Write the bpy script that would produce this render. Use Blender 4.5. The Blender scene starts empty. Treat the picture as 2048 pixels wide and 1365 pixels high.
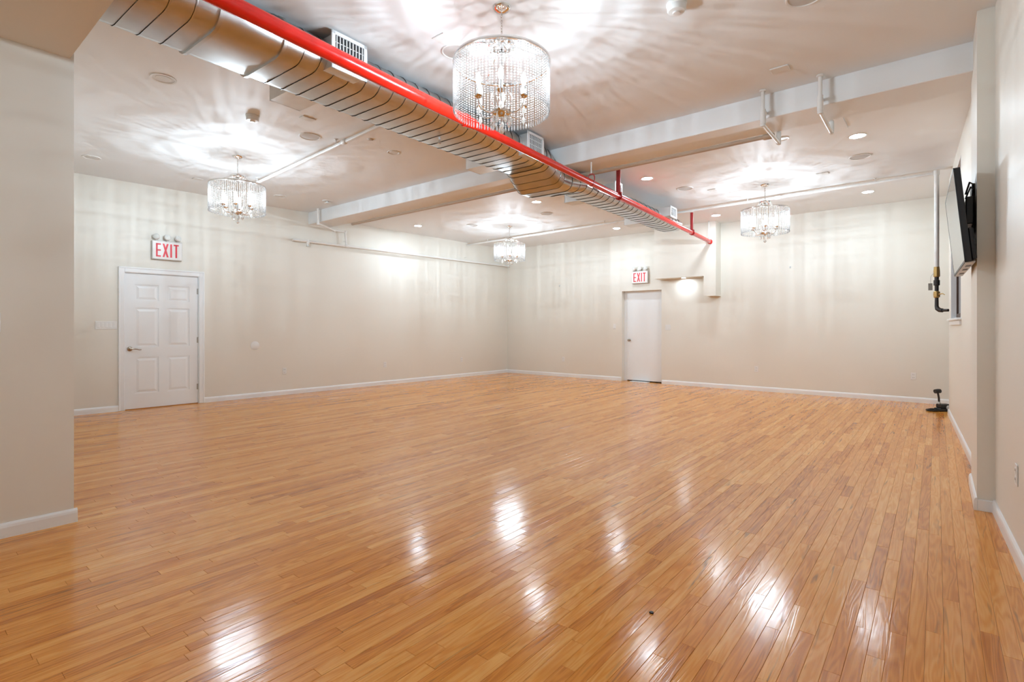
import bpy, bmesh, math, random
from mathutils import Vector, Matrix

# ------------------------------------------------------------------ camera, world, exposure
scene = bpy.context.scene
COL = scene.collection
R = math.radians
PI = math.pi
F_PX = 1045.0
cam_d = bpy.data.cameras.new('camera')
cam_d.sensor_width = 36.0
cam_d.lens = 36.0 * F_PX / 2048.0
cam_d.shift_y = -29.5 / 2048.0
cam_d.clip_start = 0.05
cam = bpy.data.objects.new('camera', cam_d)
COL.objects.link(cam)
cam.location = (0, 0, 1.24)
cam.rotation_euler = (R(90), 0, R(39.09))
scene.camera = cam

world = bpy.data.worlds.new('world')
scene.world = world
world.use_nodes = True
world.node_tree.nodes['Background'].inputs[0].default_value = (0.9, 0.92, 1.0, 1)
world.node_tree.nodes['Background'].inputs[1].default_value = 0.05

scene.view_settings.view_transform = 'Standard'
scene.view_settings.look = 'None'
scene.view_settings.exposure = 0.66
scene.view_settings.gamma = 1.0
scene.view_settings.use_curve_mapping = False
scene.cycles.use_denoising = True
scene.cycles.use_adaptive_sampling = True
scene.cycles.adaptive_threshold = 0.08
scene.cycles.max_bounces = 7
scene.cycles.diffuse_bounces = 4
scene.cycles.use_light_tree = False
scene.cycles.glossy_bounces = 3
scene.cycles.transparent_max_bounces = 12
scene.cycles.sample_clamp_indirect = 6.0
scene.cycles.caustics_reflective = False
scene.cycles.caustics_refractive = False

BULB_W = 8.4            # watts of each chandelier candle bulb
BULB_COL = (0.70, 0.87, 1.0)
DOWN_L = 160.0          # radiance of a lit recessed lamp
DOWN_COL = (0.75, 0.895, 1.0)
CEIL_A, CEIL_B = 3.37, 3.30   # ceiling before and behind the beam

# ------------------------------------------------------------------ materials
def mat(name, color=(0.8, 0.8, 0.8), rough=0.5, metal=0.0, spec=0.5, noise=0.0, nscale=6.0, bump=0.0, bscale=200.0, coat=0.0):
    m = bpy.data.materials.new(name)
    m.use_nodes = True
    nt = m.node_tree
    b = nt.nodes['Principled BSDF']
    b.inputs['Base Color'].default_value = (*color, 1)
    b.inputs['Roughness'].default_value = rough
    b.inputs['Metallic'].default_value = metal
    b.inputs['Specular IOR Level'].default_value = spec
    b.inputs['Coat Weight'].default_value = coat
    b.inputs['Coat Roughness'].default_value = 0.08
    if noise <= 0 and bump <= 0: return m
    tc = nt.nodes.new('ShaderNodeTexCoord')
    n = nt.nodes.new('ShaderNodeTexNoise')
    n.inputs['Scale'].default_value = nscale
    n.inputs['Detail'].default_value = 2
    nt.links.new(tc.outputs['Object'], n.inputs['Vector'])
    mx = nt.nodes.new('ShaderNodeMix'); mx.data_type = 'RGBA'
    k = 1.0 - noise
    mx.inputs['A'].default_value = (color[0] * k, color[1] * k, color[2] * k, 1)
    k = 1.0 + noise
    mx.inputs['B'].default_value = (min(1, color[0] * k), min(1, color[1] * k), min(1, color[2] * k), 1)
    nt.links.new(n.outputs['Fac'], mx.inputs['Factor'])
    nt.links.new(mx.outputs['Result'], b.inputs['Base Color'])
    if bump > 0:
        n2 = nt.nodes.new('ShaderNodeTexNoise')
        n2.inputs['Scale'].default_value = bscale
        n2.inputs['Detail'].default_value = 2
        nt.links.new(tc.outputs['Object'], n2.inputs['Vector'])
        bp = nt.nodes.new('ShaderNodeBump')
        bp.inputs['Strength'].default_value = bump
        bp.inputs['Distance'].default_value = 0.002
        nt.links.new(n2.outputs['Fac'], bp.inputs['Height'])
        nt.links.new(bp.outputs['Normal'], b.inputs['Normal'])
    return m

def emis(name, color, strength, transp=False):
    m = bpy.data.materials.new(name)
    m.use_nodes = True
    nt = m.node_tree
    nt.nodes.remove(nt.nodes['Principled BSDF'])
    out = nt.nodes['Material Output']
    e = nt.nodes.new('ShaderNodeEmission')
    e.inputs[0].default_value = (*color, 1)
    e.inputs[1].default_value = strength
    if transp:
        t = nt.nodes.new('ShaderNodeBsdfTransparent')
        a = nt.nodes.new('ShaderNodeAddShader')
        nt.links.new(e.outputs[0], a.inputs[0]); nt.links.new(t.outputs[0], a.inputs[1])
        nt.links.new(a.outputs[0], out.inputs[0])
    else:
        nt.links.new(e.outputs[0], out.inputs[0])
    return m

def crystal(name, clear, white, gloss, k=0.93):
    m = bpy.data.materials.new(name)
    m.use_nodes = True
    nt = m.node_tree
    nt.nodes.remove(nt.nodes['Principled BSDF'])
    out = nt.nodes['Material Output']
    t = nt.nodes.new('ShaderNodeBsdfTransparent'); t.inputs[0].default_value = (0.97, 0.98, 1, 1)
    d = nt.nodes.new('ShaderNodeBsdfTranslucent'); d.inputs[0].default_value = (min(1, k * 1.18), min(1, k * 1.04), k * .95, 1)
    d2 = nt.nodes.new('ShaderNodeBsdfDiffuse'); d2.inputs[0].default_value = (min(1, k * 1.18), min(1, k * 1.04), k * .95, 1)
    g = nt.nodes.new('ShaderNodeBsdfGlossy'); g.inputs[0].default_value = (min(1, k * 1.2), min(1, k * 1.2), min(1, k * 1.2), 1); g.inputs['Roughness'].default_value = 0.08
    m1 = nt.nodes.new('ShaderNodeMixShader'); m1.inputs[0].default_value = 0.5
    nt.links.new(d.outputs[0], m1.inputs[1]); nt.links.new(d2.outputs[0], m1.inputs[2])
    m2 = nt.nodes.new('ShaderNodeMixShader'); m2.inputs[0].default_value = gloss / (gloss + white)
    nt.links.new(m1.outputs[0], m2.inputs[1]); nt.links.new(g.outputs[0], m2.inputs[2])
    m3 = nt.nodes.new('ShaderNodeMixShader'); m3.inputs[0].default_value = 1 - clear
    nt.links.new(t.outputs[0], m3.inputs[1]); nt.links.new(m2.outputs[0], m3.inputs[2])
    nt.links.new(m3.outputs[0], out.inputs[0])
    return m

def wood_floor():
    m = bpy.data.materials.new('oak_strip_floor')
    m.use_nodes = True
    nt = m.node_tree
    N = nt.nodes.new; L = nt.links.new
    b = nt.nodes['Principled BSDF']
    geo = N('ShaderNodeNewGeometry')
    at = N('ShaderNodeAttribute'); at.attribute_name = 'tone'
    sep = N('ShaderNodeSeparateColor'); L(at.outputs['Color'], sep.inputs[0])
    def math_(op, a, c=None):
        n = N('ShaderNodeMath'); n.operation = op
        for i, v in enumerate((a, c)):
            if v is None: continue
            if isinstance(v, (int, float)): n.inputs[i].default_value = v
            else: L(v, n.inputs[i])
        return n.outputs[0]
    # every strip reads another spot of the grain field
    off = N('ShaderNodeCombineXYZ')
    L(math_('MULTIPLY', sep.outputs[1], 37.0), off.inputs[0])
    L(math_('MULTIPLY', sep.outputs[1], 91.0), off.inputs[1])
    L(math_('MULTIPLY', sep.outputs[1], 13.0), off.inputs[2])
    add = N('ShaderNodeVectorMath'); add.operation = 'ADD'
    L(geo.outputs['Position'], add.inputs[0]); L(off.outputs[0], add.inputs[1])
    def scaled(sx, sy, sz=1.0):
        v = N('ShaderNodeVectorMath'); v.operation = 'MULTIPLY'
        L(add.outputs[0], v.inputs[0]); v.inputs[1].default_value = (sx, sy, sz)
        return v.outputs[0]
    def noise(vec, scale, detail=3, rough=0.55, dist=0.0):
        n = N('ShaderNodeTexNoise')
        n.inputs['Scale'].default_value = scale; n.inputs['Detail'].default_value = detail
        n.inputs['Roughness'].default_value = rough; n.inputs['Distortion'].default_value = dist
        L(vec, n.inputs['Vector']); return n.outputs['Fac']
    # cathedral figure: bands of a stretched, warped field
    field = noise(scaled(14, 1.1), 1.0, 2, 0.5, 0.4)
    bands = math_('SINE', math_('MULTIPLY', field, 70.0))
    bands = math_('ADD', math_('MULTIPLY', bands, 0.5), 0.5)
    fine = noise(scaled(260, 5.0), 1.0, 3, 0.6)
    broad = noise(scaled(20, 1.3), 1.0, 3, 0.6, 0.6)
    grain = math_('ADD', math_('MULTIPLY', bands, 0.26), math_('ADD', math_('MULTIPLY', fine, 0.40), math_('MULTIPLY', broad, 0.42)))
    val = math_('ADD', math_('MULTIPLY', grain, 0.66), math_('MULTIPLY', sep.outputs[0], 0.42))
    ramp = N('ShaderNodeValToRGB')
    L(val, ramp.inputs[0])
    cr = ramp.color_ramp
    cr.elements[0].position = 0.18; cr.elements[0].color = (0.36, 0.098, 0.013, 1)
    cr.elements[1].position = 0.85; cr.elements[1].color = (0.92, 0.455, 0.125, 1)
    e = cr.elements.new(0.35); e.color = (0.62, 0.203, 0.027, 1)
    e = cr.elements.new(0.55); e.color = (0.78, 0.302, 0.050, 1)
    # mineral streaks and knots, only here and there
    spot = noise(scaled(26, 2.0), 1.0, 2, 0.5, 1.2)
    mr = N('ShaderNodeMapRange'); L(spot, mr.inputs[0])
    mr.inputs[1].default_value = 0.635; mr.inputs[2].default_value = 0.80
    mr.inputs[3].default_value = 0.0; mr.inputs[4].default_value = 0.75
    mx = N('ShaderNodeMix'); mx.data_type = 'RGBA'
    L(mr.outputs[0], mx.inputs['Factor']); L(ramp.outputs[0], mx.inputs['A'])
    mx.inputs['B'].default_value = (0.105, 0.048, 0.020, 1)
    L(mx.outputs['Result'], b.inputs['Base Color'])
    b.inputs['Roughness'].default_value = 0.17
    b.inputs['Specular IOR Level'].default_value = 0.5
    rr = N('ShaderNodeMapRange'); L(broad, rr.inputs[0])
    rr.inputs[1].default_value = 0.3; rr.inputs[2].default_value = 0.7; rr.inputs[3].default_value = 0.12; rr.inputs[4].default_value = 0.20
    L(rr.outputs[0], b.inputs['Roughness'])
    wave = noise(scaled(9, 4.0), 1.0, 2, 0.5)
    hgt = math_('ADD', math_('MULTIPLY', bands, 0.16), math_('ADD', math_('MULTIPLY', fine, 0.16), math_('MULTIPLY', wave, 2.6)))
    bp = N('ShaderNodeBump'); bp.inputs['Strength'].default_value = 0.45; bp.inputs['Distance'].default_value = 0.0011
    L(hgt, bp.inputs['Height']); L(bp.outputs['Normal'], b.inputs['Normal'])
    return m

M = {}
M['wall'] = mat('cream_wall_paint', (0.82, 0.78, 0.705), 0.42, noise=0.015, nscale=1.2, spec=0.35)
M['ceil'] = mat('white_ceiling_paint', (0.85, 0.85, 0.85), 0.6, noise=0.012, nscale=1.0, spec=0.3)
M['trim'] = mat('white_gloss_trim_paint', (0.90, 0.91, 0.92), 0.3, noise=0.01)
M['door'] = mat('white_door_paint', (0.90, 0.91, 0.92), 0.35, noise=0.01)
M['plate'] = mat('white_plastic', (0.84, 0.83, 0.81), 0.35, noise=0.01)
M['offwhite'] = mat('painted_white_fitting', (0.80, 0.785, 0.76), 0.45, noise=0.01)
M['slot'] = mat('dark_slot', (0.03, 0.028, 0.026), 0.6)
M['gap'] = mat('door_gap_shadow', (0.02, 0.018, 0.016), 0.8)
M['red'] = mat('red_pipe_enamel', (0.66, 0.012, 0.006), 0.24, noise=0.05, nscale=5, coat=0.15)
M['darkred'] = mat('dark_red_clamp_enamel', (0.36, 0.012, 0.014), 0.35, noise=0.06)
M['shadepipe'] = mat('shade_toned_pipe', (0.50, 0.37, 0.27), 0.5, noise=0.03)  # brown of the shade behind the beam, put into the pipe's base colour
M['whitepipe'] = mat('painted_sprinkler_pipe', (0.82, 0.80, 0.77), 0.4, noise=0.015)
M['galv'] = mat('galvanised_sheet', (0.58, 0.58, 0.575), 0.28, metal=1.0, noise=0.10, nscale=9, bump=0.10, bscale=14)
M['galvseam'] = mat('galvanised_seam', (0.55, 0.545, 0.53), 0.34, metal=1.0, noise=0.05)
M['galvbox'] = mat('galvanised_box_sheet', (0.74, 0.75, 0.74), 0.46, metal=0.75, noise=0.06, nscale=12)
M['chrome'] = mat('polished_chrome', (0.80, 0.79, 0.78), 0.09, metal=1.0)
M['nickel'] = mat('satin_nickel', (0.42, 0.36, 0.29), 0.28, metal=1.0)
M['steel'] = mat('hinge_steel', (0.45, 0.44, 0.42), 0.35, metal=1.0)
M['brass'] = mat('worn_brass', (0.55, 0.36, 0.13), 0.4, metal=0.7, noise=0.15, nscale=40)
M['iron'] = mat('dark_iron_pipe', (0.045, 0.04, 0.038), 0.45, metal=0.4, noise=0.2, nscale=30)
M['black'] = mat('black_plastic', (0.012, 0.012, 0.014), 0.4)
M['tvside'] = mat('black_tv_case', (0.010, 0.012, 0.016), 0.38)
M['screen'] = mat('glossy_tv_screen', (0.012, 0.012, 0.013), 0.06, spec=0.6)
M['silver'] = mat('silver_plastic', (0.55, 0.53, 0.51), 0.35, metal=0.3)
M['rubber'] = mat('black_rubber', (0.014, 0.013, 0.012), 0.55)
M['signred'] = mat('exit_red_letters', (0.80, 0.035, 0.055), 0.4)
M['signwhite'] = mat('exit_sign_white', (0.86, 0.83, 0.81), 0.4)
M['signside'] = mat('exit_sign_housing', (0.60, 0.58, 0.55), 0.45)
M['lens'] = mat('clear_lamp_lens', (0.78, 0.79, 0.76), 0.12, spec=0.8)
M['mesh'] = mat('speaker_grille_cloth', (0.60, 0.575, 0.55), 0.7, noise=0.03, nscale=60)
M['brown'] = mat('dark_brown_sash', (0.085, 0.042, 0.028), 0.5, noise=0.25, nscale=20)
M['pane'] = mat('dark_window_pane', (0.035, 0.026, 0.022), 0.06, spec=0.7)
M['vanes'] = mat('register_white_enamel', (0.82, 0.82, 0.82), 0.35)
M['void'] = mat('register_interior', (0.02, 0.022, 0.025), 0.7)
M['tag'] = mat('paper_tag', (0.62, 0.60, 0.55), 0.6)
M['floor'] = wood_floor()
M['subfloor'] = mat('dark_floor_joint', (0.05, 0.022, 0.010), 0.6)
M['bead'] = crystal('crystal_bead', 0.46, 0.24, 0.18, 0.30)
M['pend'] = crystal('crystal_pendant', 0.48, 0.20, 0.32)
M['bulb'] = emis('glowing_candle_bulb', (1.0, 0.98, 0.95), 9.0, True)
M['bulb'].cycles.emission_sampling = 'NONE'
M['lamp'] = emis('lit_lamp_face', DOWN_COL, DOWN_L)
M['lampoff'] = mat('unlit_lamp_face', (0.70, 0.67, 0.63), 0.45, noise=0.02)
M['baffle'] = mat('recess_baffle', (0.62, 0.58, 0.53), 0.5)

# ------------------------------------------------------------------ mesh helpers
class MB:
    def __init__(s): s.bm = bmesh.new()
    def box(s, x0, x1, y0, y1, z0, z1, bevel=0.0, seg=1, mtx=None):
        r = bmesh.ops.create_cube(s.bm, size=1.0)
        vs = r['verts']
        for v in vs:
            v.co = Vector((x0 + (v.co.x + .5) * (x1 - x0), y0 + (v.co.y + .5) * (y1 - y0), z0 + (v.co.z + .5) * (z1 - z0)))
        if bevel > 0:
            es = list({e for v in vs for e in v.link_edges})
            rr = bmesh.ops.bevel(s.bm, geom=es, offset=bevel, segments=seg, affect='EDGES', profile=0.5)
            vs = list({v for f in rr['faces'] for v in f.verts} | {v for v in vs if v.is_valid})
        if mtx is not None:
            bmesh.ops.transform(s.bm, matrix=mtx, verts=[v for v in vs if v.is_valid])
        return s
    def lathe(s, prof, n=24, c=(0, 0, 0), mtx=None):
        """prof: list of (radius, z); radius 0 closes an end"""
        rings = []
        T = (lambda p: p) if mtx is None else (lambda p: mtx @ p)
        for r, z in prof:
            if r <= 1e-6:
                rings.append([s.bm.verts.new(T(Vector((c[0], c[1], c[2] + z))))])
            else:
                rings.append([s.bm.verts.new(T(Vector((c[0] + r * math.cos(2 * PI * k / n), c[1] + r * math.sin(2 * PI * k / n), c[2] + z)))) for k in range(n)])
        for a, b in zip(rings, rings[1:]):
            if len(a) == 1 and len(b) == 1: continue
            for k in range(n):
                k2 = (k + 1) % n
                if len(a) == 1: s.bm.faces.new((a[0], b[k2], b[k]))
                elif len(b) == 1: s.bm.faces.new((a[k], a[k2], b[0]))
                else: s.bm.faces.new((a[k], a[k2], b[k2], b[k]))
        return s
    def tube(s, pts, r, n=12, caps=True, closed=False):
        """pipe through points; r a number or one radius per point"""
        pts = [Vector(p) for p in pts]
        m = len(pts)
        rs = r if isinstance(r, (list, tuple)) else [r] * m
        rings = []
        prev = None
        for i, p in enumerate(pts):
            if closed: t = pts[(i + 1) % m] - pts[(i - 1) % m]
            elif i == 0: t = pts[1] - pts[0]
            elif i == m - 1: t = pts[-1] - pts[-2]
            else: t = (pts[i + 1] - p).normalized() + (p - pts[i - 1]).normalized()
            t.normalize()
            if prev is None:
                up = Vector((0, 0, 1)) if abs(t.z) < 0.9 else Vector((1, 0, 0))
                a = t.cross(up).normalized()
            else:
                a = (prev - t * prev.dot(t)).normalized()
            prev = a
            b = t.cross(a)
            rings.append([s.bm.verts.new(p + a * rs[i] * math.cos(2 * PI * k / n) + b * rs[i] * math.sin(2 * PI * k / n)) for k in range(n)])
        pairs = list(zip(rings, rings[1:])) + ([(rings[-1], rings[0])] if closed else [])
        for a, b in pairs:
            for k in range(n):
                k2 = (k + 1) % n
                s.bm.faces.new((a[k], a[k2], b[k2], b[k]))
        if caps and not closed:
            s.bm.faces.new(list(reversed(rings[0]))); s.bm.faces.new(rings[-1])
        return s
    def prism(s, poly, y0, y1, axis='y', mtx=None):
        """polygon in (x, z) pushed along y (or in (x, y) pushed along z)"""
        def P(u, v, w): return Vector((u, w, v)) if axis == 'y' else Vector((u, v, w))
        T = (lambda p: p) if mtx is None else (lambda p: mtx @ p)
        a = [s.bm.verts.new(T(P(u, v, y0))) for u, v in poly]
        b = [s.bm.verts.new(T(P(u, v, y1))) for u, v in poly]
        s.bm.faces.new(a); s.bm.faces.new(list(reversed(b)))
        n = len(poly)
        for k in range(n):
            s.bm.faces.new((a[k], b[k], b[(k + 1) % n], a[(k + 1) % n]))
        return s
    def build(s, name, m, parent=None, smooth=True, angle=35):
        bmesh.ops.recalc_face_normals(s.bm, faces=s.bm.faces[:])
        me = bpy.data.meshes.new(name)
        s.bm.to_mesh(me); s.bm.free()
        if smooth:
            me.polygons.foreach_set('use_smooth', [True] * len(me.polygons))
            me.set_sharp_from_angle(angle=R(angle))
        me.materials.append(M[m] if isinstance(m, str) else m)
        o = bpy.data.objects.new(name, me)
        COL.objects.link(o)
        if parent is not None: o.parent = parent
        return o

def tag(o, label=None, cat=None, group=None, kind=None):
    if label: o['label'] = label
    if cat: o['category'] = cat
    if group: o['group'] = group
    if kind: o['kind'] = kind
    return o

def thing(name, label, cat, loc=(0, 0, 0), rz=0.0, group=None, kind=None):
    o = bpy.data.objects.new(name, None)
    o.empty_display_size = 0.1
    COL.objects.link(o)
    o.location = loc
    o.rotation_euler = (0, 0, rz)
    return tag(o, label, cat, group, kind)

def copy_tree(o, parent=None):
    c = o.copy(); COL.objects.link(c); c.parent = parent
    for ch in list(o.children): copy_tree(ch, c)
    return c

def link_copy(o, parent, loc=None, rot=None):
    c = o.copy(); COL.objects.link(c); c.parent = parent
    if loc is not None: c.location = loc
    if rot is not None: c.rotation_euler = rot
    return c

# wall frames: local X runs to the viewer's right along the wall, local Y goes into the wall, Z is up
CORNER = Vector((-8.927, 10.797, 0))             # back left corner of the room
A_LEFT, A_BACK, A_RIGHT = R(87.77), R(-0.48), R(-88.02)
RIGHT0 = Vector((0.136, 9.543, 0))
def on_left(s, z=0.0):       # s metres from the back left corner, towards the viewer
    return CORNER - Vector((math.cos(A_LEFT), math.sin(A_LEFT), 0)) * s + Vector((0, 0, z))
def on_back(s, z=0.0):       # s metres from the back left corner, to the right
    return CORNER + Vector((math.cos(A_BACK), math.sin(A_BACK), 0)) * s + Vector((0, 0, z))
def on_right(s, z=0.0):
    return RIGHT0 + Vector((math.cos(A_RIGHT), math.sin(A_RIGHT), 0)) * s + Vector((0, 0, z))
def place(o, p, a):
    o.location = p; o.rotation_euler = (0, 0, a); return o

# ------------------------------------------------------------------ room shell
def struct(o, label, cat): return tag(o, label, cat, kind='structure')

w = MB()
w.box(-7.435, 0.25, 0, .2, -.02, 3.5).box(-11.6, -8.452, 0, .2, -.02, 3.5).box(-8.452, -7.435, 0, .2, 2.045, 3.5)
struct(place(w.build('wall_left', 'wall', smooth=False), CORNER, A_LEFT), 'long cream wall holding the white six-panel door', 'wall')
w = MB()
w.box(-.2, 3.39, 0, .3, -.02, 3.5).box(4.33, 9.7, 0, .3, -.02, 3.5).box(3.39, 4.33, 0, .3, 2.03, 3.5)
struct(place(w.build('wall_back', 'wall', smooth=False), CORNER, A_BACK), 'cream back wall with the recessed flush door', 'wall')
w = MB()
w.box(0.5, 2.05, 0, .25, -.02, 1.33).box(0.5, 2.05, 0, .25, 3.10, 3.5).box(0, .5, 0, .25, -.02, 3.5).box(2.05, 12.3, 0, .25, -.02, 3.5)
w.box(-1.4, 0, .10, .35, -.02, 3.5)
wr = struct(place(w.build('wall_right', 'wall', smooth=False), RIGHT0, A_RIGHT), 'cream right wall behind the wall-mounted television', 'wall')
w = MB().box(.212, .42, 4.72, 5.46, -.02, CEIL_A + .02)
struct(w.build('wall_pilaster', 'wall', smooth=False), 'shallow cream pilaster standing out from the right wall under the beam', 'wall')
w = MB().box(-9.8, -4.244, -2.6, 0.82, -.02, 3.5)
struct(w.build('wall_front', 'wall', smooth=False), 'near cream wall end at the left edge of the picture', 'wall')
w = MB().box(-4.3, 0.9, -2.8, -2.6, -.02, 3.5)
struct(w.build('wall_rear', 'wall', smooth=False), 'cream wall behind the viewpoint', 'wall')
w = MB().box(-9.9, 0.8, 0.5, 5.35, CEIL_A, 3.55)
struct(w.build('ceiling', 'ceil', smooth=False), 'white ceiling in front of the beam', 'ceiling')
w = MB().box(-9.6, 0.8, 5.35, 11.2, CEIL_B, 3.55)
struct(w.build('ceiling', 'ceil', smooth=False), 'white ceiling behind the beam', 'ceiling')
w = MB().box(-4.244, 0.8, -2.6, 0.80, 2.93, 3.36)
struct(w.build('ceiling_header', 'wall', smooth=False), 'dropped cream header over the near opening at top left', 'ceiling')
w = MB().box(-9.35, 0.30, 5.20, 5.62, 3.15, 3.40, bevel=.004)
struct(w.build('ceiling_beam', 'ceil', smooth=False), 'white boxed beam crossing the ceiling from wall to wall', 'beam')
# boxed chase on the back wall, its right end hanging lower
w = MB().prism([(4.30, 2.24), (5.34, 2.24), (5.34, 1.84), (5.577, 1.84), (5.577, 3.4), (4.30, 3.4)], -.30, .02)
chase = struct(place(w.build('wall_chase', 'wall', smooth=False), CORNER, A_BACK), 'stepped cream box on the back wall beside the exit door', 'wall')

# baseboards
def baseboard(name, frame, runs, label):
    t = thing(name, label, 'baseboard', frame[0], frame[1], kind='structure')
    for x0, x1, y in runs:
        prof = [(y + .001, -.003), (y - .016, -.003), (y - .016, .060), (y - .013, .074), (y - .006, .084), (y + .001, .086)]
        b = MB()
        a_ = [b.bm.verts.new(Vector((x0, p, z))) for p, z in prof]
        c_ = [b.bm.verts.new(Vector((x1, p, z))) for p, z in prof]
        b.bm.faces.new(a_); b.bm.faces.new(list(reversed(c_)))
        for k in range(len(prof)):
            k2 = (k + 1) % len(prof)
            b.bm.faces.new((a_[k], c_[k], c_[k2], a_[k2]))
        b.build('board', 'trim', t, smooth=False)
    return t
baseboard('baseboard_left', (CORNER, A_LEFT), [(-7.375, -4.2, 0), (-4.2, -.0, 0), (-11.4, -8.512, 0)], 'white baseboard along the long left wall')
baseboard('baseboard_back', (CORNER, A_BACK), [(0, 3.375, 0), (4.345, 7.2, 0), (7.2, 9.13, 0)], 'white baseboard along the back wall')
baseboard('baseboard_right', (RIGHT0, A_RIGHT), [(-1.15, 0, .10), (0, 3.95, 0), (4.82, 6.1, 0), (6.1, 12.1, 0)], 'white baseboard along the right wall')
t = baseboard('baseboard_pilaster', ((.212, 4.72, 0), R(-90)), [(-.74, .016, 0)], 'white baseboard wrapping the pilaster by the television')
b = MB().box(0, .10, -.016, 0, -.003, .076, bevel=.004)
o = b.build('board', 'trim', t, smooth=False); o.rotation_euler = (0, 0, R(90))
baseboard('baseboard_front', ((-4.244, 0.82, 0), R(90)), [(-3.3, .016, 0)], 'white baseboard at the foot of the near wall end')

# ------------------------------------------------------------------ oak strip floor
rng = random.Random(11)
fl = MB().box(-9.9, 0.9, -2.8, 11.2, -.10, -.012).build('floor', 'subfloor', smooth=False)
struct(fl, 'glossy orange oak strip floor', 'floor')
PW = 0.05715
def plank_geo(x0, x1, y0, y1, z0, tilt, g=0.0003, bev=0.0010):
    """top face, chamfers and sides of one strip"""
    xa, xb, ya, yb = x0 + g, x1 - g, y0 + g, y1 - g
    vs = []
    for (x, y) in ((xa, ya), (xb, ya), (xb, yb), (xa, yb)): vs.append((x, y, -.012))
    for (x, y) in ((xa, ya), (xb, ya), (xb, yb), (xa, yb)): vs.append((x, y, z0 - bev * .8 + (tilt if x == xb else -tilt)))
    for (x, y) in ((xa + bev, ya + bev), (xb - bev, ya + bev), (xb - bev, yb - bev), (xa + bev, yb - bev)):
        vs.append((x, y, z0 + (tilt if x > (xa + xb) / 2 else -tilt)))
    fs = [(8, 9, 10, 11)]
    for k in range(4):
        k2 = (k + 1) % 4
        fs += [(4 + k, 4 + k2, 8 + k2, 8 + k), (k, k2, 4 + k2, 4 + k)]
    return vs, fs
fwd = Vector((-math.sin(R(39.09)), math.cos(R(39.09))))
rgt = Vector((math.cos(R(39.09)), math.sin(R(39.09))))
def seen(x, y):
    d = x * fwd.x + y * fwd.y
    if d < 1.0: return 0.0
    px = 1024 + F_PX * (x * rgt.x + y * rgt.y) / d
    py = 653 + F_PX * 1.24 / d
    if px < -30 or px > 2078 or py > 1400: return 0.0
    return 1.0 / d ** 2
planks = []
x = -9.75
while x < 0.62:
    y = -2.75 + rng.uniform(-1.0, 0.0)
    while y < 11.0:
        ln = rng.choice((0.32, 0.45, 0.6, 0.75, 0.9, 1.05, 1.2, 1.5)) * rng.uniform(.9, 1.1)
        y2 = min(y + ln, 11.1)
        if y2 > -2.7:
            tone = min(1, max(0, rng.gauss(.5, .23)))
            if rng.random() < .10: tone *= .25
            # share of the strip in the picture, sampled along it
            vis = sum(seen(x + PW / 2, y + (y2 - y) * (k + .5) / 6) * ln / 6 for k in range(6))
            if x < -4.3 and y2 < .8: vis = 0.0
            planks.append((vis, x, y, y2, tone, rng.random(), rng.gauss(0, .00022), rng.gauss(0, .00012)))
        y = y2
    x += PW
planks.sort(key=lambda p: -p[0])
def tone_attr(me, cols):
    a = me.attributes.new('tone', 'FLOAT_COLOR', 'FACE')
    a.data.foreach_set('color', [c for col in cols for c in col])
for i, (v, x, y, y2, tone, seed, dz, tilt) in enumerate(planks[:300]):
    cx, cy = x + PW / 2, (y + y2) / 2
    vs, fs = plank_geo(-PW / 2, PW / 2, y - cy, y2 - cy, 0.0, tilt)
    me = bpy.data.meshes.new('plank')
    me.from_pydata(vs, [], fs)
    tone_attr(me, [(tone, seed, 0, 1)] * len(fs))
    me.materials.append(M['floor'])
    o = bpy.data.objects.new('plank', me); COL.objects.link(o); o.parent = fl
    o.location = (cx, cy, dz)
VS, FS, CS = [], [], []
for (v, x, y, y2, tone, seed, dz, tilt) in planks[300:]:
    vs, fs = plank_geo(x, x + PW, y, y2, dz, tilt)
    n0 = len(VS)
    VS += vs; FS += [tuple(n0 + k for k in f) for f in fs]; CS += [(tone, seed, 0, 1)] * len(fs)
me = bpy.data.meshes.new('distant_planks')
me.from_pydata(VS, [], FS)
tone_attr(me, CS)
me.materials.append(M['floor'])
o = bpy.data.objects.new('distant_planks', me); COL.objects.link(o); o.parent = fl; o['kind'] = 'stuff'

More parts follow.
